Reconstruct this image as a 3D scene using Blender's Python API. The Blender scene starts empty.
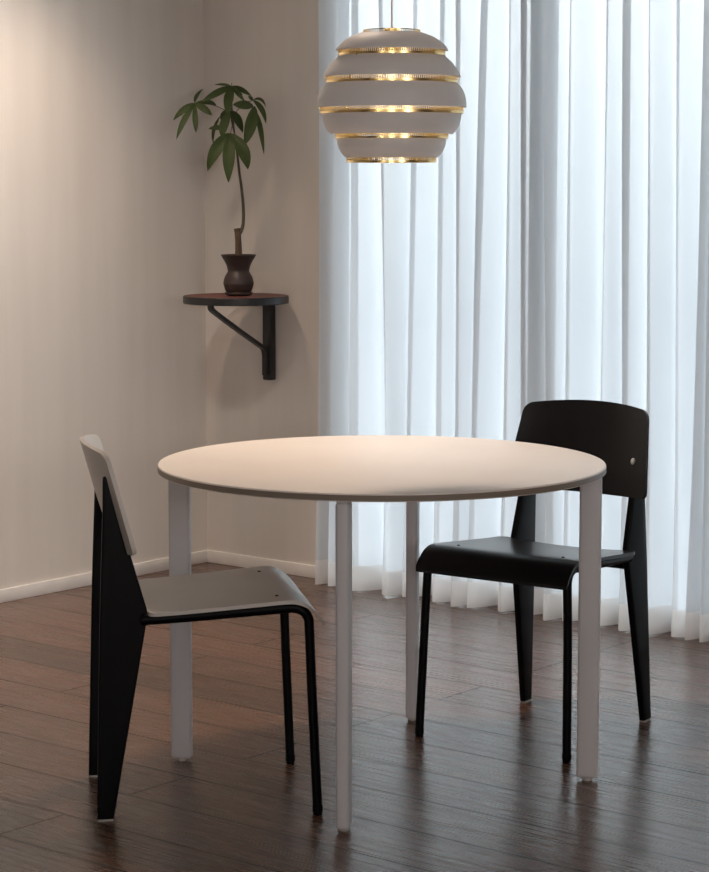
import bpy, bmesh, math, random
from mathutils import Vector, Matrix
random.seed(7)
S = bpy.context.scene
COL = S.collection
PI = math.pi

# ------------------------------------------------------------------ camera
CAM = Vector((5.3617, -5.7006, 1.3903)); YAW = 0.6862; PITCH = -0.1185; F = 2170.07
FW = Vector((-math.sin(YAW)*math.cos(PITCH), math.cos(YAW)*math.cos(PITCH), math.sin(PITCH)))
RT = Vector((math.cos(YAW), math.sin(YAW), 0)); UP = RT.cross(FW)
cd = bpy.data.cameras.new('camera'); cam = bpy.data.objects.new('camera', cd); COL.objects.link(cam)
cam.location = CAM; cam.rotation_euler = (PI/2+PITCH, 0, YAW)
cd.sensor_fit = 'HORIZONTAL'; cd.sensor_width = 36; cd.lens = 36*F/709; cd.clip_start = 0.05
S.camera = cam

def at(px, py, d):
    """point of the room seen at a pixel of the photo, d metres deep"""
    return CAM + (FW + RT*((px-354.5)/F) - UP*((py-436)/F))*d

# ------------------------------------------------------------------ helpers
def mesh_obj(name, bm, mat=None, parent=None, smooth=True, kind=None, label=None):
    me = bpy.data.meshes.new(name)
    bmesh.ops.recalc_face_normals(bm, faces=bm.faces)
    bm.to_mesh(me); bm.free()
    o = bpy.data.objects.new(name, me); COL.objects.link(o)
    if mat: me.materials.append(mat)
    if smooth:
        for p in me.polygons: p.use_smooth = True
        me.set_sharp_from_angle(angle=math.radians(38))
    if parent: o.parent = parent
    if kind: o['kind'] = kind
    if label: o['label'] = label
    return o

def thing(name, label, cat, loc=(0,0,0), rz=0, group=None):
    o = bpy.data.objects.new(name, None); COL.objects.link(o)
    o.location = loc; o.rotation_euler = (0,0,rz); o.empty_display_size = .1
    o['label'] = label; o['category'] = cat
    if group: o['group'] = group
    return o

def tag(o, label, cat, group=None):
    o['label'] = label; o['category'] = cat
    if group: o['group'] = group
    return o

def add_box(bm, x0, x1, y0, y1, z0, z1, bev=0, seg=2):
    r = bmesh.ops.create_cube(bm, size=1)
    vs = r['verts']
    for v in vs:
        v.co = Vector((x0+(v.co.x+.5)*(x1-x0), y0+(v.co.y+.5)*(y1-y0), z0+(v.co.z+.5)*(z1-z0)))
    if bev:
        es = {e for v in vs for e in v.link_edges}
        bmesh.ops.bevel(bm, geom=list(es), offset=bev, segments=seg, profile=.5, affect='EDGES')
    return bm

def add_tube(bm, pts, rad, seg=14, cap=True):
    pts = [Vector(p) for p in pts]; n = len(pts)
    if not hasattr(rad, '__len__'): rad = [rad]*n
    t0 = (pts[1]-pts[0]).normalized()
    a = Vector((0,0,1)) if abs(t0.z) < .9 else Vector((1,0,0))
    nrm = (a - t0*a.dot(t0)).normalized()
    rings = []
    for i, p in enumerate(pts):
        t = (pts[min(i+1,n-1)]-pts[max(i-1,0)]).normalized()
        nrm = (nrm - t*nrm.dot(t)).normalized(); b = t.cross(nrm)
        rings.append([bm.verts.new(p+(nrm*math.cos(2*PI*k/seg)+b*math.sin(2*PI*k/seg))*rad[i]) for k in range(seg)])
    for i in range(n-1):
        for k in range(seg):
            bm.faces.new((rings[i][k], rings[i][(k+1)%seg], rings[i+1][(k+1)%seg], rings[i+1][k]))
    if cap:
        bm.faces.new(rings[0][::-1]); bm.faces.new(rings[-1])
    return bm

def add_lathe(bm, prof, seg=64, c=(0,0), close=False):
    """prof: list of (r,z); r==0 collapses to a pole; close joins the last ring to the first"""
    rings = []
    for r, z in prof:
        if r < 1e-6: rings.append([bm.verts.new((c[0],c[1],z))])
        else: rings.append([bm.verts.new((c[0]+r*math.cos(2*PI*k/seg), c[1]+r*math.sin(2*PI*k/seg), z)) for k in range(seg)])
    m = len(rings)
    for i in range(m if close else m-1):
        A, B = rings[i], rings[(i+1) % m]
        for k in range(seg):
            k2 = (k+1) % seg
            if len(A) == 1 and len(B) == 1: continue
            if len(A) == 1: bm.faces.new((A[0], B[k2], B[k]))
            elif len(B) == 1: bm.faces.new((A[k], A[k2], B[0]))
            else: bm.faces.new((A[k], A[k2], B[k2], B[k]))
    return bm

def spline(pts, n=8):
    """Catmull-Rom through points"""
    P = [Vector(p) for p in pts]; P = [P[0]*2-P[1]]+P+[P[-1]*2-P[-2]]
    out = []
    for i in range(1, len(P)-2):
        for k in range(n):
            t = k/n; a, b, c, d = P[i-1:i+3]
            out.append(.5*((2*b)+(c-a)*t+(2*a-5*b+4*c-d)*t*t+(3*b-a-3*c+d)*t**3))
    out.append(P[-2])
    return out

def grid(bm, rows):
    R = [[bm.verts.new(p) for p in r] for r in rows]
    for i in range(len(R)-1):
        for j in range(len(R[0])-1):
            bm.faces.new((R[i][j], R[i][j+1], R[i+1][j+1], R[i+1][j]))
    return R

def shell(bm, rows, off):
    """closed panel: front grid `rows`, back grid = rows displaced by off(i,j)"""
    n, m = len(rows), len(rows[0])
    A = [[bm.verts.new(p) for p in r] for r in rows]
    B = [[bm.verts.new(Vector(rows[i][j])+Vector(off(i,j))) for j in range(m)] for i in range(n)]
    for i in range(n-1):
        for j in range(m-1):
            bm.faces.new((A[i][j], A[i][j+1], A[i+1][j+1], A[i+1][j]))
            bm.faces.new((B[i][j], B[i+1][j], B[i+1][j+1], B[i][j+1]))
    for i in range(n-1):
        bm.faces.new((A[i][0], A[i+1][0], B[i+1][0], B[i][0]))
        bm.faces.new((A[i][-1], B[i][-1], B[i+1][-1], A[i+1][-1]))
    for j in range(m-1):
        bm.faces.new((A[0][j], B[0][j], B[0][j+1], A[0][j+1]))
        bm.faces.new((A[-1][j], A[-1][j+1], B[-1][j+1], B[-1][j]))

# ------------------------------------------------------------------ materials
def new_mat(name):
    m = bpy.data.materials.new(name); m.use_nodes = True
    nt = m.node_tree; return m, nt, nt.nodes['Principled BSDF']
def N(nt, t, **kw):
    n = nt.nodes.new(t)
    for k, v in kw.items():
        if k in n.inputs: n.inputs[k].default_value = v
        else: setattr(n, k, v)
    return n
def simple(name, col, rough=.5, metal=0, var=.06, scale=18, bump=0, bscale=200, spec=.5, coat=0):
    m, nt, b = new_mat(name)
    tc = N(nt, 'ShaderNodeTexCoord')
    nz = N(nt, 'ShaderNodeTexNoise'); nz.inputs['Scale'].default_value = scale; nz.inputs['Detail'].default_value = 3
    nt.links.new(tc.outputs['Object'], nz.inputs['Vector'])
    rp = N(nt, 'ShaderNodeValToRGB')
    rp.color_ramp.elements[0].position = .3; rp.color_ramp.elements[1].position = .7
    rp.color_ramp.elements[0].color = [c*(1-var) for c in col]+[1]
    rp.color_ramp.elements[1].color = [min(1, c*(1+var)) for c in col]+[1]
    nt.links.new(nz.outputs['Fac'], rp.inputs['Fac']); nt.links.new(rp.outputs['Color'], b.inputs['Base Color'])
    b.inputs['Roughness'].default_value = rough; b.inputs['Metallic'].default_value = metal
    b.inputs['Specular IOR Level'].default_value = spec; b.inputs['Coat Weight'].default_value = coat
    if bump:
        n2 = N(nt, 'ShaderNodeTexNoise'); n2.inputs['Scale'].default_value = bscale
        nt.links.new(tc.outputs['Object'], n2.inputs['Vector'])
        bp = N(nt, 'ShaderNodeBump'); bp.inputs['Strength'].default_value = bump; bp.inputs['Distance'].default_value = .002
        nt.links.new(n2.outputs['Fac'], bp.inputs['Height']); nt.links.new(bp.outputs['Normal'], b.inputs['Normal'])
    return m

def wall_mat():
    m, nt, b = new_mat('wallpaper'); L = nt.links.new
    g = N(nt, 'ShaderNodeNewGeometry')
    mp = N(nt, 'ShaderNodeMapping'); mp.inputs['Scale'].default_value = (9, 9, .7); L(g.outputs['Position'], mp.inputs['Vector'])
    nz = N(nt, 'ShaderNodeTexNoise'); nz.inputs['Scale'].default_value = 1.6; nz.inputs['Detail'].default_value = 4; L(mp.outputs[0], nz.inputs['Vector'])
    rp = N(nt, 'ShaderNodeValToRGB'); rp.color_ramp.elements[0].color = (.655,.61,.56,1); rp.color_ramp.elements[1].color = (.69,.645,.595,1)
    rp.color_ramp.elements[0].position = .3; rp.color_ramp.elements[1].position = .7
    L(nz.outputs['Fac'], rp.inputs['Fac']); L(rp.outputs['Color'], b.inputs['Base Color'])
    n2 = N(nt, 'ShaderNodeTexNoise'); n2.inputs['Scale'].default_value = 160; L(g.outputs['Position'], n2.inputs['Vector'])
    bp = N(nt, 'ShaderNodeBump'); bp.inputs['Strength'].default_value = .12; bp.inputs['Distance'].default_value = .002
    L(n2.outputs['Fac'], bp.inputs['Height']); L(bp.outputs['Normal'], b.inputs['Normal'])
    b.inputs['Roughness'].default_value = .8; b.inputs['Specular IOR Level'].default_value = .25
    return m

def floor_mat():
    m, nt, b = new_mat('oak_planks'); L = nt.links.new
    g = N(nt, 'ShaderNodeNewGeometry')
    off = N(nt, 'ShaderNodeMapping'); off.inputs['Location'].default_value = (.37, .175, 0); L(g.outputs['Position'], off.inputs['Vector'])
    br = N(nt, 'ShaderNodeTexBrick'); br.offset = .37; br.offset_frequency = 2; br.squash = 1
    br.inputs['Scale'].default_value = 1; br.inputs['Brick Width'].default_value = 2.3; br.inputs['Row Height'].default_value = .195
    br.inputs['Mortar Size'].default_value = .0035; br.inputs['Mortar Smooth'].default_value = .3
    br.inputs['Color1'].default_value = (0,0,0,1); br.inputs['Color2'].default_value = (1,1,1,1); br.inputs['Mortar'].default_value = (.5,.5,.5,1)
    L(off.outputs[0], br.inputs['Vector'])
    # grain: stretched along the boards, shifted per board
    sh = N(nt, 'ShaderNodeVectorMath', operation='SCALE'); sh.inputs['Scale'].default_value = 7.3; L(br.outputs['Color'], sh.inputs[0])
    ad = N(nt, 'ShaderNodeVectorMath', operation='ADD'); L(g.outputs['Position'], ad.inputs[0]); L(sh.outputs[0], ad.inputs[1])
    mp = N(nt, 'ShaderNodeMapping'); mp.inputs['Scale'].default_value = (.55, 5.5, 1); L(ad.outputs[0], mp.inputs['Vector'])
    nz = N(nt, 'ShaderNodeTexNoise'); nz.inputs['Scale'].default_value = 1.1; nz.inputs['Detail'].default_value = 2; L(mp.outputs[0], nz.inputs['Vector'])
    mul = N(nt, 'ShaderNodeMath', operation='MULTIPLY'); mul.inputs[1].default_value = 22; L(nz.outputs['Fac'], mul.inputs[0])
    sn = N(nt, 'ShaderNodeMath', operation='SINE'); L(mul.outputs[0], sn.inputs[0])
    rr = N(nt, 'ShaderNodeMapRange'); rr.inputs['From Min'].default_value = .7; rr.inputs['From Max'].default_value = 1; L(sn.outputs[0], rr.inputs['Value'])
    mp2 = N(nt, 'ShaderNodeMapping'); mp2.inputs['Scale'].default_value = (2.2, 120, 1); L(ad.outputs[0], mp2.inputs['Vector'])
    n2 = N(nt, 'ShaderNodeTexNoise'); n2.inputs['Scale'].default_value = 1; n2.inputs['Detail'].default_value = 4; L(mp2.outputs[0], n2.inputs['Vector'])
    rp = N(nt, 'ShaderNodeValToRGB')
    rp.color_ramp.elements[0].color = (.045,.022,.014,1); rp.color_ramp.elements[1].color = (.135,.068,.042,1)
    mixf = N(nt, 'ShaderNodeMath', operation='MULTIPLY_ADD'); mixf.inputs[1].default_value = .60; mixf.inputs[2].default_value = .18
    L(br.outputs['Color'], mixf.inputs[0])
    m3 = N(nt, 'ShaderNodeMath', operation='MULTIPLY_ADD'); m3.inputs[1].default_value = .32; L(n2.outputs['Fac'], m3.inputs[0]); L(mixf.outputs[0], m3.inputs[2])
    m4 = N(nt, 'ShaderNodeMath', operation='MULTIPLY_ADD'); m4.inputs[1].default_value = -.16; L(rr.outputs[0], m4.inputs[0]); L(m3.outputs[0], m4.inputs[2])
    L(m4.outputs[0], rp.inputs['Fac'])
    mx = N(nt, 'ShaderNodeMix', data_type='RGBA'); L(br.outputs['Fac'], mx.inputs['Factor']); L(rp.outputs['Color'], mx.inputs['A']); mx.inputs['B'].default_value = (.020,.012,.009,1)
    L(mx.outputs['Result'], b.inputs['Base Color'])
    # bump: brushed grain + grooves
    h1 = N(nt, 'ShaderNodeMath', operation='MULTIPLY_ADD'); h1.inputs[1].default_value = -.8; L(rr.outputs[0], h1.inputs[0])
    hn = N(nt, 'ShaderNodeMath', operation='MULTIPLY'); hn.inputs[1].default_value = .22; L(n2.outputs['Fac'], hn.inputs[0]); L(hn.outputs[0], h1.inputs[2])
    h2 = N(nt, 'ShaderNodeMath', operation='MULTIPLY_ADD'); h2.inputs[1].default_value = -6; L(br.outputs['Fac'], h2.inputs[0]); L(h1.outputs[0], h2.inputs[2])
    bp = N(nt, 'ShaderNodeBump'); bp.inputs['Strength'].default_value = .28; bp.inputs['Distance'].default_value = .0012
    L(h2.outputs[0], bp.inputs['Height']); L(bp.outputs['Normal'], b.inputs['Normal'])
    rg = N(nt, 'ShaderNodeMapRange'); rg.inputs['To Min'].default_value = .20; rg.inputs['To Max'].default_value = .34; L(n2.outputs['Fac'], rg.inputs['Value'])
    L(rg.outputs[0], b.inputs['Roughness'])
    sp_ = N(nt, 'ShaderNodeMapRange'); sp_.inputs['To Min'].default_value = .68; sp_.inputs['To Max'].default_value = .15; L(br.outputs['Fac'], sp_.inputs['Value'])
    L(sp_.outputs[0], b.inputs['Specular IOR Level'])
    return m

def sheer_mat(name, tr, tl, col=(.76,.785,.81), warm=(.68,.68,.68)):
    """woven sheer: tr passes straight through, tl of the rest is scattered through, the rest bounces back"""
    m, nt, b = new_mat(name); L = nt.links.new; nt.nodes.remove(b)
    out = nt.nodes['Material Output']
    g = N(nt, 'ShaderNodeNewGeometry')
    wv = N(nt, 'ShaderNodeTexNoise'); wv.inputs['Scale'].default_value = 3
    mp = N(nt, 'ShaderNodeMapping'); mp.inputs['Scale'].default_value = (70, 70, 1.5); L(g.outputs['Position'], mp.inputs['Vector']); L(mp.outputs[0], wv.inputs['Vector'])
    mr = N(nt, 'ShaderNodeMapRange'); mr.inputs['To Min'].default_value = tr*.9; mr.inputs['To Max'].default_value = tr*1.1; L(wv.outputs['Fac'], mr.inputs['Value'])
    df = N(nt, 'ShaderNodeBsdfDiffuse'); df.inputs['Color'].default_value = warm+(1,)
    ts = N(nt, 'ShaderNodeBsdfTranslucent'); ts.inputs['Color'].default_value = col+(1,)
    tp = N(nt, 'ShaderNodeBsdfTransparent'); tp.inputs['Color'].default_value = (1,1,1,1)
    a = N(nt, 'ShaderNodeMixShader'); a.inputs[0].default_value = tl; L(df.outputs[0], a.inputs[1]); L(ts.outputs[0], a.inputs[2])
    c = N(nt, 'ShaderNodeMixShader'); L(mr.outputs[0], c.inputs[0]); L(a.outputs[0], c.inputs[1]); L(tp.outputs[0], c.inputs[2])
    L(c.outputs[0], out.inputs['Surface'])
    return m

def glass_mat():
    m, nt, b = new_mat('window_glass'); L = nt.links.new; nt.nodes.remove(b)
    tp = N(nt, 'ShaderNodeBsdfTransparent'); tp.inputs['Color'].default_value = (.95,.97,.97,1)
    gl = N(nt, 'ShaderNodeBsdfGlossy'); gl.inputs['Roughness'].default_value = .02
    fr = N(nt, 'ShaderNodeFresnel'); fr.inputs['IOR'].default_value = 1.45
    a = N(nt, 'ShaderNodeMixShader'); L(fr.outputs[0], a.inputs[0]); L(tp.outputs[0], a.inputs[1]); L(gl.outputs[0], a.inputs[2])
    L(a.outputs[0], nt.nodes['Material Output'].inputs['Surface'])
    return m

def leaf_mat():
    m, nt, b = new_mat('leaf_green'); L = nt.links.new
    tc = N(nt, 'ShaderNodeTexCoord'); nz = N(nt, 'ShaderNodeTexNoise'); nz.inputs['Scale'].default_value = 14; L(tc.outputs['Object'], nz.inputs['Vector'])
    rp = N(nt, 'ShaderNodeValToRGB'); rp.color_ramp.elements[0].color = (.030,.050,.012,1); rp.color_ramp.elements[1].color = (.070,.100,.026,1)
    L(nz.outputs['Fac'], rp.inputs['Fac']); L(rp.outputs['Color'], b.inputs['Base Color'])
    b.inputs['Roughness'].default_value = .5; b.inputs['Specular IOR Level'].default_value = .3
    return m

WALL = wall_mat(); FLOOR = floor_mat()
DARKUNSEEN = simple('darkened_unseen_wall', (.07,.045,.03), .6, var=.3, scale=3)  # unseen walls made dark to keep reflections in the black chairs low
CEIL = simple('ceiling_paint', (.74,.71,.66), .9, var=.02, scale=4)
TRIM = simple('trim_paint', (.80,.77,.73), .45, var=.03)
FRAMEW = simple('window_frame_paint', (.75,.76,.78), .4, var=.02)
LAM = simple('white_laminate', (.80,.74,.68), .42, var=.02, scale=5)
TEDGE = simple('table_edge_band', (.22,.18,.14), .5, var=.04)
LEGW = simple('white_lacquer', (.60,.59,.60), .45, var=.02, scale=5)
BLACKP = simple('black_powder_coat', (.002,.002,.0025), .42, var=.1, spec=.12, bump=.05, bscale=600)
BLACKW = simple('black_stained_ply', (.006,.006,.007), .30, var=.15, scale=30, spec=.32)
GREYW = simple('pale_grey_ply', (.60,.565,.52), .42, var=.04, scale=8)
CHROME = simple('screw_steel', (.6,.6,.6), .3, 1, var=.02)
RUBBER = simple('clear_glide', (.45,.43,.40), .5, var=.05)
BRASS = simple('polished_brass', (.80,.58,.25), .25, 1, var=.05)
SHADE = simple('lamp_white_enamel', (.82,.80,.79), .5, var=.02, scale=5)
CORD = simple('pale_cord', (.92,.76,.68), .6, var=.05)
SHELFBLK = simple('black_oak_rim', (.014,.014,.015), .4, var=.2, scale=30)
LINO = simple('oxblood_linoleum', (.13,.040,.030), .55, var=.1, scale=40)
POT = simple('dark_brown_glaze', (.040,.024,.020), .45, var=.25, scale=12, bump=.1, bscale=60)
SOIL = simple('potting_soil', (.03,.02,.015), .95, var=.5, scale=90, bump=.6, bscale=120)
BARK = simple('brown_bark', (.10,.060,.035), .8, var=.35, scale=60, bump=.5, bscale=150)
STEMG = simple('green_brown_stem', (.075,.06,.035), .6, var=.2, scale=40)
LEAF = leaf_mat()
SHEER = sheer_mat('sheer_voile', .10, .62)
HEM = sheer_mat('sheer_voile_hem', .04, .42, col=(.84,.84,.84), warm=(.82,.79,.77))
GLASS = glass_mat()

# ------------------------------------------------------------------ setting
RX, RY, RZ = 9.0, -11.5, 2.45           # room extents: x 0..RX, y RY..0
WX0, WX1, WZ1 = .54, 3.60, 2.32        # window opening in the back wall
T = .15
def struct(name, boxes, mat, bev=0, parent=None):
    bm = bmesh.new()
    for b in boxes: add_box(bm, *b, bev=bev)
    return mesh_obj(name, bm, mat, parent, smooth=bool(bev), kind='structure' if not parent else None)
struct('floor', [(-T, RX+T, RY-T, T, -.1, 0)], FLOOR)
struct('ceiling', [(-T, RX+T, RY-T, T, RZ, RZ+.1)], CEIL)
struct('wall_left', [(-T, 0, RY-T, T, 0, RZ)], WALL)
struct('wall_right', [(RX, RX+T, RY-T, T, 0, RZ)], DARKUNSEEN)
struct('wall_front', [(0, RX, RY-T, RY, 0, RZ)], DARKUNSEEN)
struct('wall_back', [(0, WX0, 0, T, 0, RZ), (WX0, WX1, 0, T, WZ1, RZ), (WX1, RX, 0, T, 0, RZ)], WALL)
struct('baseboard_left', [(0, .010, RY, 0, 0, .044)], TRIM, .0015)
struct('baseboard_back', [(.010, WX0, -.010, 0, 0, .044)], TRIM, .0015)
# sliding balcony window behind the sheers
wf = bmesh.new(); fw_ = .05
for b in [(WX0, WX1, .02, .10, 0, .045), (WX0, WX1, .02, .10, WZ1-.05, WZ1), (WX0, WX0+fw_, .02, .10, .045, WZ1-.05), (WX1-fw_, WX1, .02, .10, .045, WZ1-.05)]:
    add_box(wf, *b, bev=.004)
win = mesh_obj('window_1', wf, FRAMEW, kind='structure')
for i, x in enumerate((1.42, 2.55)):
    bm = bmesh.new(); add_box(bm, x-.035, x+.035, .03, .09, .045, WZ1-.05, bev=.004)
    mesh_obj('mullion', bm, FRAMEW, win)
xs = [WX0+fw_, 1.385, 1.455, 2.515, 2.585, WX1-fw_]
for k in range(3):
    bm = bmesh.new(); add_box(bm, xs[2*k], xs[2*k+1], .055, .063, .045, WZ1-.05)
    mesh_obj('pane', bm, GLASS, win, smooth=False)

# ------------------------------------------------------------------ sheer curtains
def curtain_rows(peaks, zs, yf, depth, wob, seg=16, tuck=False):
    rows = []
    z_top, z_bot = 2.0, .70
    for z in zs:
        u = (z - z_bot)/(z_top - z_bot); u = max(-.45, min(1.25, u))
        row = []
        P = [b + (a-b)*u for a, b in peaks]
        for i in range(len(P)-1):
            sp = P[i+1]-P[i]
            A = min(depth, .35*depth + .55*abs(sp)) * (1 + .12*math.sin(i*2.3))
            fy = yf[0]+(yf[1]-yf[0])*i/(len(P)-1) + wob*math.sin(i*1.7+.6) + .006*math.sin(i*3.1+z*1.3)
            fy2 = yf[0]+(yf[1]-yf[0])*(i+1)/(len(P)-1) + wob*math.sin((i+1)*1.7+.6) + .006*math.sin((i+1)*3.1+z*1.3)
            low = max(0, 1-z/.5)
            last = tuck and i == len(P)-2
            for k in range(seg):
                t = k/seg*(.5 if last else 1)
                x = P[i] + sp*t + (-.05+.14*low)*sp*math.sin(2*PI*t) + .0025*math.sin(9*t+i*2+z*2)
                y = fy+(fy2-fy)*t + A*(.5-.5*math.cos(2*PI*t))**(.85) - low*.010*math.cos(2*PI*t)
                row.append((x, y, z))
        row.append((P[-2]+sp*.5, fy+A, z) if tuck else (P[-1], fy2, z))
        rows.append(row)
    return rows
HEMZ = .088
def curtain(label, peaks, yf, depth, wob, tuck=False):
    t = thing('sheer_curtain', label, 'curtain', (0,0,0), 0, 'sheer curtains across the window')
    zs = [HEMZ + (2.42-HEMZ)*k/40 for k in range(41)]
    bm = bmesh.new(); grid(bm, curtain_rows(peaks, zs, yf, depth, wob, 16, tuck)); mesh_obj('curtain_panel', bm, SHEER, t)
    zs = [.004 + (HEMZ-.004)*k/4 for k in range(5)]
    bm = bmesh.new(); grid(bm, curtain_rows(peaks, zs, yf, depth, wob, 16, tuck)); mesh_obj('hem', bm, HEM, t)
    return t
pk = [(.622,.614),(.704,.676),(.773,.768),(.892,.921),(1.013,.990),(1.126,1.122),(1.197,1.203),(1.294,1.265),(1.379,1.377),(1.44,1.452),
      (1.524,1.550),(1.614,1.616),(1.735,1.735),(1.813,1.826),(1.894,1.915),(1.979,2.000),(2.19,2.17)]
curtain('wide white pleated sheer curtain hanging to the floor behind the black chair', pk, (-.112,-.082), .085, .016, True)
pk2 = [(2.078,2.064),(2.115,2.11),(2.20,2.17),(2.33,2.28),(2.44,2.40),(2.55,2.52),(2.66,2.64),(2.80,2.79),(2.93,2.92),(3.05,3.05),(3.2,3.2),(3.33,3.33),(3.46,3.46),(3.6,3.6)]
curtain('second white sheer panel at the far right edge of the photo, beside the wide one', pk2, (-.088,-.088), .07, .008)

# ------------------------------------------------------------------ round table
TX, TY, TD, TH, TT = 2.2407, -1.7899, 1.0372, .7353, .0186
tb = thing('round_table', 'round pale dining table on four white flat legs between the two chairs', 'table', (TX,TY,0), 3.6502)
R = TD/2
bm = bmesh.new()
add_lathe(bm, [(0,TH),(R-.0035,TH),(R-.001,TH-.001),(R,TH-.0035),(R,TH-TT+.003),(R-.003,TH-TT),(0,TH-TT)], 160)
mesh_obj('tabletop', bm, LAM, tb)
bm = bmesh.new()
add_lathe(bm, [(R-.002,TH-.0042),(R+.0006,TH-.0042),(R+.0006,TH-TT+.0025),(R-.002,TH-TT+.0025)], 160, close=True)
mesh_obj('edge_band', bm, TEDGE, tb)
RL = .4856
for k in range(4):
    c, s = math.cos(k*PI/2), math.sin(k*PI/2)
    bm = bmesh.new(); add_box(bm, RL-.025, RL+.025, -.0145, .0145, .007, TH-TT-.0045, bev=.007, seg=3)
    bmesh.ops.rotate(bm, verts=bm.verts, cent=(0,0,0), matrix=Matrix.Rotation(k*PI/2, 3, 'Z'))
    lg = mesh_obj('leg', bm, LEGW, tb)
    bm = bmesh.new(); add_lathe(bm, [(0,.0),(.011,.0),(.0115,.002),(.010,.010),(0,.010)], 20, (RL*c, RL*s)); mesh_obj('glide', bm, RUBBER, lg)
    bm = bmesh.new(); add_box(bm, RL-.10, RL+.020, -.0125, .0125, TH-TT-.0045, TH-TT, bev=.001)
    bmesh.ops.rotate(bm, verts=bm.verts, cent=(0,0,0), matrix=Matrix.Rotation(k*PI/2, 3, 'Z'))
    mesh_obj('mounting_plate', bm, LEGW, tb)

# ------------------------------------------------------------------ chairs
def rear_leg_bm(side):
    out = [(-.2206,.004),(-.2185,.08),(-.2090,.42),(-.2035,.56),(-.1985,.68),(-.1975,.735)]
    out += [(-.1905+.0072*math.cos(a), .7468+.0072*math.sin(a)) for a in [PI*.85, PI*.6, PI*.35, PI*.12]]
    out += [(-.1835,.735),(-.1685,.68),(-.1415,.5873),(-.1060,.462),(-.1060,.437),(-.1092,.425),(-.1125,.405),(-.1843,.004)]
    bm = bmesh.new(); v = .1788; w = .009
    A = [bm.verts.new((u, side*(v-.031*z-w), z)) for u, z in out]; B = [bm.verts.new((u, side*(v-.031*z+w), z)) for u, z in out]
    n = len(out); bm.faces.new(A); bm.faces.new(B[::-1])
    for i in range(n): bm.faces.new((A[i], B[i], B[(i+1)%n], A[(i+1)%n]))
    bmesh.ops.recalc_face_normals(bm, faces=bm.faces)
    es = [e for e in bm.edges if abs(e.verts[0].co.y-e.verts[1].co.y) < .0175]
    bmesh.ops.bevel(bm, geom=es, offset=.0045, segments=3, profile=.5, affect='EDGES')
    return bm
SEAT = [(-.105,.4593),(-.03,.4635),(.06,.4700),(.14,.4762),(.185,.4795),(.213,.4792),(.236,.4715),(.254,.4575),(.267,.4425),(.276,.4285)]
def seat_rows():
    prof = spline([(u,z,0) for u,z in SEAT], 5)
    L = [0]
    for i in range(1, len(prof)): L.append(L[-1]+(prof[i]-prof[i-1]).length)
    # extra rows close to both ends so the corners come out round
    tot = L[-1]; rows = []
    ds = sorted(set([0,.002,.006,.012,.02,.028]+[l for l in L if .03 < l < tot-.026]+[tot-.024,tot-.016,tot-.010,tot-.006,tot-.003,tot-.001,tot]))
    M = 18
    for d in ds:
        i = max(k for k in range(len(L)) if L[k] <= d+1e-9); i = min(i, len(L)-2)
        t = (d-L[i])/(L[i+1]-L[i]); p = prof[i].lerp(prof[i+1], t)
        hw = .2005 + (.2165-.2005)*d/tot
        rr, e = (.020, d) if d < tot/2 else (.006, tot-d)
        if e < rr: hw -= rr-math.sqrt(max(0, rr*rr-(rr-e)**2))
        row = []
        for j in range(M+1):
            a = -1+2*j/M; a = math.copysign(abs(a)**.85, a) if a else 0
            dish = .007*(1-a*a)*max(0, 1-d/(tot*.82))
            row.append((p.x, a*hw, p.y-dish))
        rows.append(row)
    return rows
BK = dict(ut=-.1848, ub=-.1266, zt=.8045, zb=.5873, bt=.0440, bb=.0345, wt=.1798, wb=.2068, cr=.013)
def back_point(a, s):
    b = BK; H = .225
    w = b['wb']+(b['wt']-b['wb'])*s
    e, rr = ((1-s)*H, .021) if s > .5 else (s*H, .017)
    if e < rr: w -= rr-math.sqrt(max(0, rr*rr-(rr-e)**2))
    bow = b['bb']+(b['bt']-b['bb'])*s
    full = b['wb']+(b['wt']-b['wb'])*s
    q = a*w/full
    u = b['ub']+(b['ut']-b['ub'])*s - bow*(1-q*q)
    z = b['zb']+(b['zt']-b['zb'])*s + b['cr']*(1-q*q)*max(0, (s-.5)*2)
    return Vector((u, a*w, z))
def back_rows():
    ss = [0,.006,.02,.045,.08,.118]+[.12+.76*k/10 for k in range(1,10)]+[.868,.91,.945,.972,.99,.998,1]
    return [[back_point(-1+2*j/24, s) for j in range(25)] for s in ss]

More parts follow.
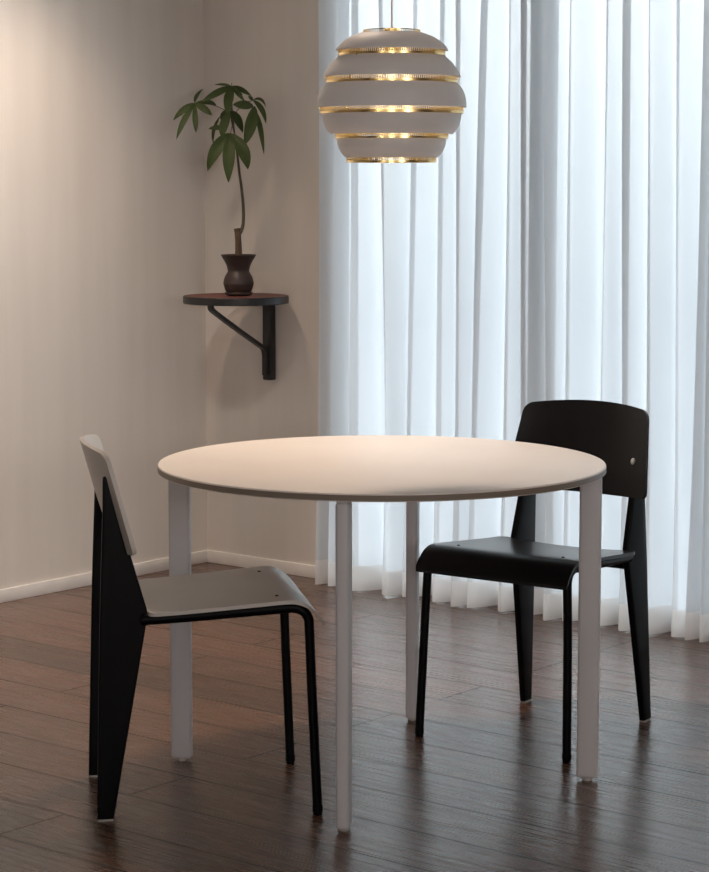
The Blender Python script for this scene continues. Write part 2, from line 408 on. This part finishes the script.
def make_chair(label, panel_mat, x, y, rz):
    t = thing('dining_chair', label, 'chair', (x,y,0), rz, 'dining chairs at the round table')
    for sd in (-1, 1):
        lg = mesh_obj('rear_leg', rear_leg_bm(sd), BLACKP, t)
        bm = bmesh.new(); add_box(bm, -.2190, -.1858, .1788*sd-.0085, .1788*sd+.0085, 0, .004, bev=.001); mesh_obj('foot_cap', bm, RUBBER, lg)
    for sd in (-1, 1):
        p = [Vector((-.118, .1700*sd, .4405)), Vector((0,.1810*sd,.4475)), Vector((.10,.1890*sd,.4550)), Vector((.19,.1960*sd,.4612)),
             Vector((.215,.1972*sd,.4600)), Vector((.2325,.1982*sd,.4515)), Vector((.2420,.1988*sd,.4370)), Vector((.2445,.1995*sd,.415)), Vector((.2482,.2,.30)), Vector((.2601,.2100,.012))]
        p[8].y = .2040*sd; p[9].y = .2120*sd
        bm = bmesh.new(); q = spline(p, 6); add_tube(bm, q, [.0130-.0022*min(1, max(0, (k/len(q)-.3)/.25)) for k in range(len(q))], 16)
        lg = mesh_obj('front_leg', bm, BLACKP, t)
        bm = bmesh.new(); add_lathe(bm, [(0,0),(.0095,0),(.0105,.0015),(.0105,.006),(.0118,.0075),(.0118,.020),(.0095,.022),(0,.022)], 20, (.2601,.212*sd))
        mesh_obj('foot_cap', bm, BLACKP, lg)
    st = bmesh.new(); shell(st, seat_rows(), lambda i,j: (0,0,-.0085)); seat = mesh_obj('seat', st, panel_mat, t)
    for su in (.18,):
        for sd in (-1, 1):
            bm = bmesh.new(); z = .4795-(.185-su)*.072+.0003; add_lathe(bm, [(0,z+.0012),(.003,z+.0012),(.0042,z),(.0042,z-.002),(0,z-.002)], 14, (su,.150*sd)); mesh_obj('bolt', bm, BLACKP, seat)
    rows = back_rows()
    def off(i, j):
        p = Vector(rows[i][j]); q = .12
        return Vector((-.0090, 0, -.0025)) + Vector((0, p.y*.010, 0))
    bm = bmesh.new(); shell(bm, rows, off); bk = mesh_obj('backrest', bm, panel_mat, t)
    for sd in (-1, 1):
        p = back_point(.775*sd, .41)
        nrm = Vector((.93, -.38*sd, .25)).normalized()
        bm = bmesh.new(); add_tube(bm, [p-nrm*.004, p+nrm*.001, p+nrm*.0022], [.0085,.0085,.0060], 20); mesh_obj('screw', bm, CHROME, bk)
    bm = bmesh.new()
    add_box(bm, -.1420, -.1220, -.164, .164, .405, .437, bev=.004)
    mesh_obj('crossbar', bm, BLACKP, t)
    return t
make_chair('pale grey seat and back on black legs, left of the table, seen from the side', GREYW, 2.0284, -2.22, .858)
make_chair('all black chair on the window side of the table, facing the viewer', BLACKW, 2.3124, -1.2099, 4.7809)

# ------------------------------------------------------------------ pendant lamp
LX, LY = 2.322, -1.858
K = .002231
def zz(y): return 1.574-(y-95)*K
lamp = thing('pendant_lamp', 'white beehive pendant lamp with brass rings hanging above the table', 'lamp', (LX,LY,zz(163)))
z0 = zz(163)
shades = [[(34,31),(37.5,40.5),(41.5,47.5),(46,52.7),(50,56.2),(51.3,56.4)],
          [(54,48.5),(58.5,55),(64,61),(70,65.4),(75,68.4),(77.6,69)],
          [(81,62),(86,68),(92,72),(99,74.2),(105,74.8),(107.8,74.6)],
          [(111,70),(117,69.6),(123,68.3),(128.5,66),(132,63.3),(134,61)],
          [(137,55),(143,54.4),(148,53),(153,50.2),(156,47.6),(157.5,45.6)]]
for pr in shades:
    sp = spline([(r*K, zz(y)-z0, 0) for y, r in pr], 4)
    outer = [(p.x, p.y) for p in sp]; inner = [(p.x-.0022, p.y) for p in sp][::-1]
    bm = bmesh.new(); add_lathe(bm, outer+inner, 128, close=True); mesh_obj('shade', bm, SHADE, lamp)
rings = [(31,37,28.6),(49.2,56.6,53.6),(76.2,83.6,66),(106.2,114,72),(132.2,138.6,57),(155.8,162.3,45.3)]
for y0, y1, r in rings:
    r *= K; za, zb = zz(y0)-z0, zz(y1)-z0; h = za-zb
    bm = bmesh.new(); n = max(48, int(r*2*PI/.0046))
    def band(z_hi, z_lo, th=.0012):
        add_lathe(bm, [(r,z_hi),(r,z_lo),(r-th,z_lo),(r-th,z_hi)], 96, close=True)
    band(za, za-h*.14); band(zb+h*.30, zb)
    for k in range(n):                       # the little bars between the slots
        a0 = 2*PI*k/n; a1 = a0+2*PI/n*.42
        q = [(r-.0002, a0),(r-.0002, a1),(r-.0010, a1),(r-.0010, a0)]
        lo = [bm.verts.new((rr*math.cos(a), rr*math.sin(a), zb+h*.29)) for rr, a in q]
        hi = [bm.verts.new((rr*math.cos(a), rr*math.sin(a), za-h*.13)) for rr, a in q]
        for i in range(4): bm.faces.new((lo[i], lo[(i+1)%4], hi[(i+1)%4], hi[i]))
    mesh_obj('brass_ring', bm, BRASS, lamp)
# inner spider that carries the shades, socket, bulb
bm = bmesh.new()
add_lathe(bm, [(0,zz(30)-z0),(.018,zz(30)-z0),(.018,zz(52)-z0),(.022,zz(53)-z0),(.022,zz(68)-z0),(0,zz(68)-z0)], 32)
for k in range(3):
    a = k*2*PI/3+.5
    pts = [(28.2,36),(53.2,52),(65.6,78),(71.4,108.5),(56.6,136),(44.9,160)]
    add_tube(bm, [((r*K-.0045)*math.cos(a), (r*K-.0045)*math.sin(a), zz(y)-z0) for r, y in pts], .0013, 8)
    add_tube(bm, [(.016*math.cos(a),.016*math.sin(a),zz(37)-z0), ((28.2*K-.002)*math.cos(a),(28.2*K-.002)*math.sin(a),zz(35.5)-z0)], .0018, 8)
mesh_obj('socket_frame', bm, BRASS, lamp)
mb, nt, b = new_mat('warm_bulb'); b.inputs['Base Color'].default_value = (1,.9,.75,1)
b.inputs['Emission Color'].default_value = (1,.92,.82,1); b.inputs['Emission Strength'].default_value = .6
bm = bmesh.new(); prof = [(.013,zz(67)-z0),(.015,zz(73)-z0)]+[(.028*math.sin(a), zz(92)-z0+.028*math.cos(a)) for a in [PI*.2,PI*.3,PI*.4,PI*.5,PI*.6,PI*.7,PI*.8,PI*.9]]+[(0,zz(92)-z0-.028)]
add_lathe(bm, prof, 32); mesh_obj('bulb', bm, mb, lamp)
bm = bmesh.new(); add_tube(bm, [(0,0,zz(31)-z0),(0,0,1.9-z0),(0,0,RZ-.03-z0)], .0019, 10); mesh_obj('cord', bm, CORD, lamp)
bm = bmesh.new(); add_lathe(bm, [(0,RZ-z0),(.045,RZ-z0),(.05,RZ-z0-.004),(.045,RZ-z0-.028),(.012,RZ-z0-.034),(0,RZ-z0-.034)], 40); mesh_obj('ceiling_canopy', bm, SHADE, lamp)

# ------------------------------------------------------------------ wall shelf
SX, SY, SZ, SR = .319, -.186, .988, .1815
sh = thing('wall_shelf', 'round wall shelf with dark red top and black bracket in the corner', 'shelf', (SX, 0, SZ))
bm = bmesh.new(); ty = SY
add_lathe(bm, [(0,-.0035),(SR-.010,-.0035),(SR-.0095,0),(SR-.002,0),(SR,-.002),(SR,-.024),(SR-.002,-.026),(0,-.026)], 120, (0,ty)); mesh_obj('shelf_board', bm, SHELFBLK, sh)
bm = bmesh.new(); add_lathe(bm, [(0,-.0002),(SR-.0098,-.0002),(SR-.0098,-.0038),(0,-.0038)], 120, (0,ty)); mesh_obj('linoleum_top', bm, LINO, sh, label='dark red linoleum top')
bm = bmesh.new(); add_box(bm, -.0195, .0185, -.030, 0, .685-SZ, -.026, bev=.004); mesh_obj('bracket_post', bm, SHELFBLK, sh)
def flat_bar(bm, pts, w, th):
    pts = spline(pts, 5); n = len(pts); rg = []
    for i, p in enumerate(pts):
        t = (pts[min(i+1,n-1)]-pts[max(i-1,0)]).normalized(); nn = Vector((1,0,0)); b_ = t.cross(nn)
        rg.append([bm.verts.new(p+nn*a+b_*c) for a, c in ((-w/2,-th/2),(w/2,-th/2),(w/2,th/2),(-w/2,th/2))])
    for i in range(n-1):
        for k in range(4): bm.faces.new((rg[i][k], rg[i][(k+1)%4], rg[i+1][(k+1)%4], rg[i+1][k]))
    bm.faces.new(rg[0][::-1]); bm.faces.new(rg[-1])
bm = bmesh.new()
flat_bar(bm, [(0,-.313,-.026),(0,-.313,-.035),(0,-.307,-.044),(0,-.280,-.061),(0,-.175,-.120),(0,-.075,-.174),(0,-.047,-.190),(0,-.0375,-.210),(0,-.0365,-.24),(0,-.0365,-.285)], .020, .012)
mesh_obj('brace', bm, SHELFBLK, sh)

# ------------------------------------------------------------------ saucer and potted plant
PX, PY = .326, -.180
bm = bmesh.new(); add_lathe(bm, [(0,SZ),(.036,SZ),(.046,SZ+.004),(.0485,SZ+.010),(.047,SZ+.012),(.044,SZ+.009),(.036,SZ+.007),(0,SZ+.007)], 64, (PX,PY))
tag(mesh_obj('saucer', bm, POT), 'dark round saucer under the brown pot on the wall shelf', 'saucer')
zb = SZ+.007
pl = thing('potted_plant', 'small money tree with drooping green leaves in dark brown urn pot', 'plant', (PX,PY,zb))
bm = bmesh.new()
prof = spline([(0,.0,0),(.030,.0,0),(.038,.002,0),(.045,.010,0),(.0515,.030,0),(.0520,.040,0),(.047,.058,0),(.0385,.073,0),(.0372,.080,0),(.0415,.097,0),(.0500,.114,0),(.0600,.1305,0)], 3)
o_ = [(max(0,p.x), max(0,p.y)) for p in prof]
o_ += [(.0608,.1325),(.0590,.1335),(.0565,.1315),(.048,.114),(.040,.100),(.035,.092),(0,.092)]
o_[0] = (0,0)
add_lathe(bm, o_, 72); pot = mesh_obj('pot', bm, POT, pl)
bm = bmesh.new(); add_lathe(bm, [(0,.112),(.02,.113),(.0455,.110),(.042,.103),(0,.101)], 40); mesh_obj('soil', bm, SOIL, pl)
DP = (Vector((PX,PY,zb+.2))-CAM).dot(FW)
inv = Vector((-PX,-PY,-zb))
def pp(cx, cy, d=0):        # crop coordinates on the plant, d metres nearer the viewer
    return at(170+cx/6.445, 70+cy/6.445, DP-d)+inv
def p2(x, y, d=0): return at(x, y, DP-d)+inv
bm = bmesh.new(); add_tube(bm, [(0,0,.105), p2(238.6,250), p2(238.2,240), p2(237.6,232), p2(237.2,228.6)], [.0125,.0118,.0108,.0110,.0120], 16); mesh_obj('trunk', bm, BARK, pl)
stem = spline([p2(239.2,234), p2(241.5,230), p2(243.3,222), p2(243.2,206), p2(241.5,188), p2(239.2,172), p2(238,160), pp(425,480), pp(412,380), pp(400,270), pp(398,180), pp(398,108)], 5)
rad = [.0052*(1-k/len(stem))+.0016 for k in range(len(stem))]
bm = bmesh.new(); add_tube(bm, stem, rad, 10); mesh_obj('stem', bm, STEMG, pl)

def leaflet(base, mid, tip, width, parent, roll=0):
    b, m, t = base, mid, tip
    n = 12; m2 = 2*m-(b+t)*.5
    rows = []
    side0 = None
    for k in range(n+1):
        s = k/n
        p = b*(1-s)**2+m2*2*s*(1-s)+t*s*s
        tg = ((m2-b)*(1-s)+(t-m2)*s).normalized()
        view = (-FW + RT*roll).normalized()
        sd = tg.cross(view)
        sd = sd.normalized() if sd.length > .15 else (side0 or RT)
        side0 = sd; nn = sd.cross(tg)
        w = width*.5*max(0.02, (math.sin(PI*min(1, s**.9*.985+.012)))**.85)
        row = []
        for j in range(7):
            a = -1+2*j/6
            row.append(p+sd*w*a+nn*(abs(a)*w*.28-.0008*math.cos(s*40)*abs(a)))
        rows.append(row)
    bm = bmesh.new(); shell(bm, rows, lambda i,j: FW*.0007)
    return mesh_obj('leaflet', bm, LEAF, parent)
U = .000533*1.02
def leaf(hub, hd, stem_at, sd_, items):
    H = pp(*hub, hd)
    bm = bmesh.new(); s = pp(*stem_at, sd_); md = (s+H)*.5+Vector((0,0,.012)); add_tube(bm, spline([s, md, H], 6), .0012, 8)
    lf = mesh_obj('leaf', bm, STEMG, pl)
    for it in items:
        (mx,my), (tx,ty), w, md_, td = it[:5]; base = it[5] if len(it) > 5 else hub
        leaflet(pp(*base, hd), pp(mx,my,md_), pp(tx,ty,td), w*U*.86, lf, roll=random.uniform(-.25,.25))
leaf((160,215), .045, (404,285), 0, [((88,258),(20,325),48,.06,.05), ((92,325),(40,450),46,.07,.07), ((163,320),(168,405),42,.075,.075),
    ((222,250),(270,293),52,.07,.07), ((245,208),(298,228),36,.02,.0), ((172,168),(212,122),28,.02,-.01)])
leaf((398,105), .01, (398,112), 0, [((345,94),(285,95),20,-.02,-.04), ((300,150),(200,208),52,.05,.06), ((380,190),(368,292),76,.05,.06),
    ((462,128),(525,168),38,.02,.02), ((440,152),(482,203),34,.04,.05), ((430,135),(470,160),26,-.03,-.06)])
leaf((535,195), .0, (402,300), 0, [((592,255),(618,347),40,.02,.03), ((583,385),(605,545),40,.03,.05,(552,265)), ((585,190),(618,240),22,-.03,-.05),
    ((470,225),(405,222),66,.05,.06,(538,232)), ((520,360),(478,487),88,.05,.06,(545,232)), ((520,180),(505,165),26,.0,-.02)])
leaf((390,408), .05, (410,360), 0, [((300,510),(242,652),92,.075,.06), ((380,560),(377,726),92,.085,.075), ((468,520),(502,640),96,.075,.06)])
leaf((388,262), .02, (400,275), 0, [((350,355),(335,440),70,.03,.02), ((435,320),(470,405),62,.0,-.03), ((345,285),(330,330),38,-.02,-.04),
    ((300,372),(248,378),36,.0,-.02,(352,368)), ((283,390),(280,478),26,-.03,-.05,(325,295)), ((405,340),(410,405),22,-.04,-.06)])

# ------------------------------------------------------------------ outside: sky and light
w = bpy.data.worlds.new('sky'); S.world = w; w.use_nodes = True
nt = w.node_tree; L = nt.links.new; bg = nt.nodes['Background']
tc = N(nt, 'ShaderNodeTexCoord'); sp = N(nt, 'ShaderNodeSeparateXYZ'); L(tc.outputs['Generated'], sp.inputs[0])
rz_ = N(nt, 'ShaderNodeValToRGB'); L(sp.outputs['Z'], rz_.inputs['Fac'])
mr = N(nt, 'ShaderNodeMapRange'); mr.inputs['From Min'].default_value = -1; mr.inputs['From Max'].default_value = 1
L(sp.outputs['Z'], mr.inputs['Value']); L(mr.outputs[0], rz_.inputs['Fac'])
e = rz_.color_ramp.elements
e[0].position = .0; e[0].color = (.25,.27,.30,1); e[1].position = 1; e[1].color = (.80,.92,1.0,1)
x = e.new(.47); x.color = (.42,.47,.53,1); x = e.new(.54); x.color = (.92,.97,1.0,1)
# sky strength skewed along X, added to give the curtain folds contrast
mx = N(nt, 'ShaderNodeMapRange'); mx.inputs['From Min'].default_value = -1; mx.inputs['From Max'].default_value = 1
mx.inputs['To Min'].default_value = 1.7; mx.inputs['To Max'].default_value = .2; L(sp.outputs['X'], mx.inputs['Value'])
ml = N(nt, 'ShaderNodeMath', operation='MULTIPLY'); ml.inputs[1].default_value = 4.7; L(mx.outputs[0], ml.inputs[0])
L(rz_.outputs['Color'], bg.inputs['Color']); L(ml.outputs[0], bg.inputs['Strength'])

def spot(name, x, y, power, col, size=110, blend=.9, rad=.05, tilt=(0,0)):
    l = bpy.data.lights.new(name, 'SPOT'); l.energy = power; l.color = col; l.spot_size = math.radians(size); l.spot_blend = blend; l.shadow_soft_size = rad
    o = bpy.data.objects.new(name, l); COL.objects.link(o); o.location = (x, y, RZ-.02); o.rotation_euler = (tilt[0], tilt[1], 0)
    return o
WARM = (1,.80,.62)
spot('downlight', 1.05, -1.70, 145, (1,.93,.87), 116, 1.0, rad=.08, tilt=(0,.88))
spot('downlight', .42, -.90, 56, (1,.74,.55), 96, 1.0, rad=.10)
spot('downlight', 1.75, -1.46, 128, (1,.785,.63), 110, rad=.1)
def add_fill(x, y, z, power, col):  # added point fill from behind the camera, stands for no actual lamp
    l = bpy.data.lights.new('added_fill_light', 'POINT'); l.energy = power; l.color = col; l.shadow_soft_size = .25
    o = bpy.data.objects.new('added_fill_light', l); COL.objects.link(o); o.location = (x, y, z)
add_fill(7.8, -8.8, 1.75, 165, (1,.95,.93))
add_fill(8.4, -4.8, 1.75, 145, (1,.95,.93))
add_fill(5.2, -10.4, 1.75, 85, (1,.95,.93))
lb = bpy.data.lights.new('bulb_light', 'POINT'); lb.energy = .4; lb.color = (1,.92,.82); lb.shadow_soft_size = .03
ob = bpy.data.objects.new('bulb_light', lb); COL.objects.link(ob); ob.location = (LX, LY, zz(110))

S.view_settings.view_transform = 'Standard'; S.view_settings.look = 'None'
S.view_settings.exposure = 0.0; S.view_settings.gamma = 1; S.view_settings.use_curve_mapping = False
c = S.cycles
c.max_bounces = 10; c.diffuse_bounces = 6; c.glossy_bounces = 4; c.transmission_bounces = 8; c.transparent_max_bounces = 24
c.sample_clamp_indirect = 6; c.use_denoising = True
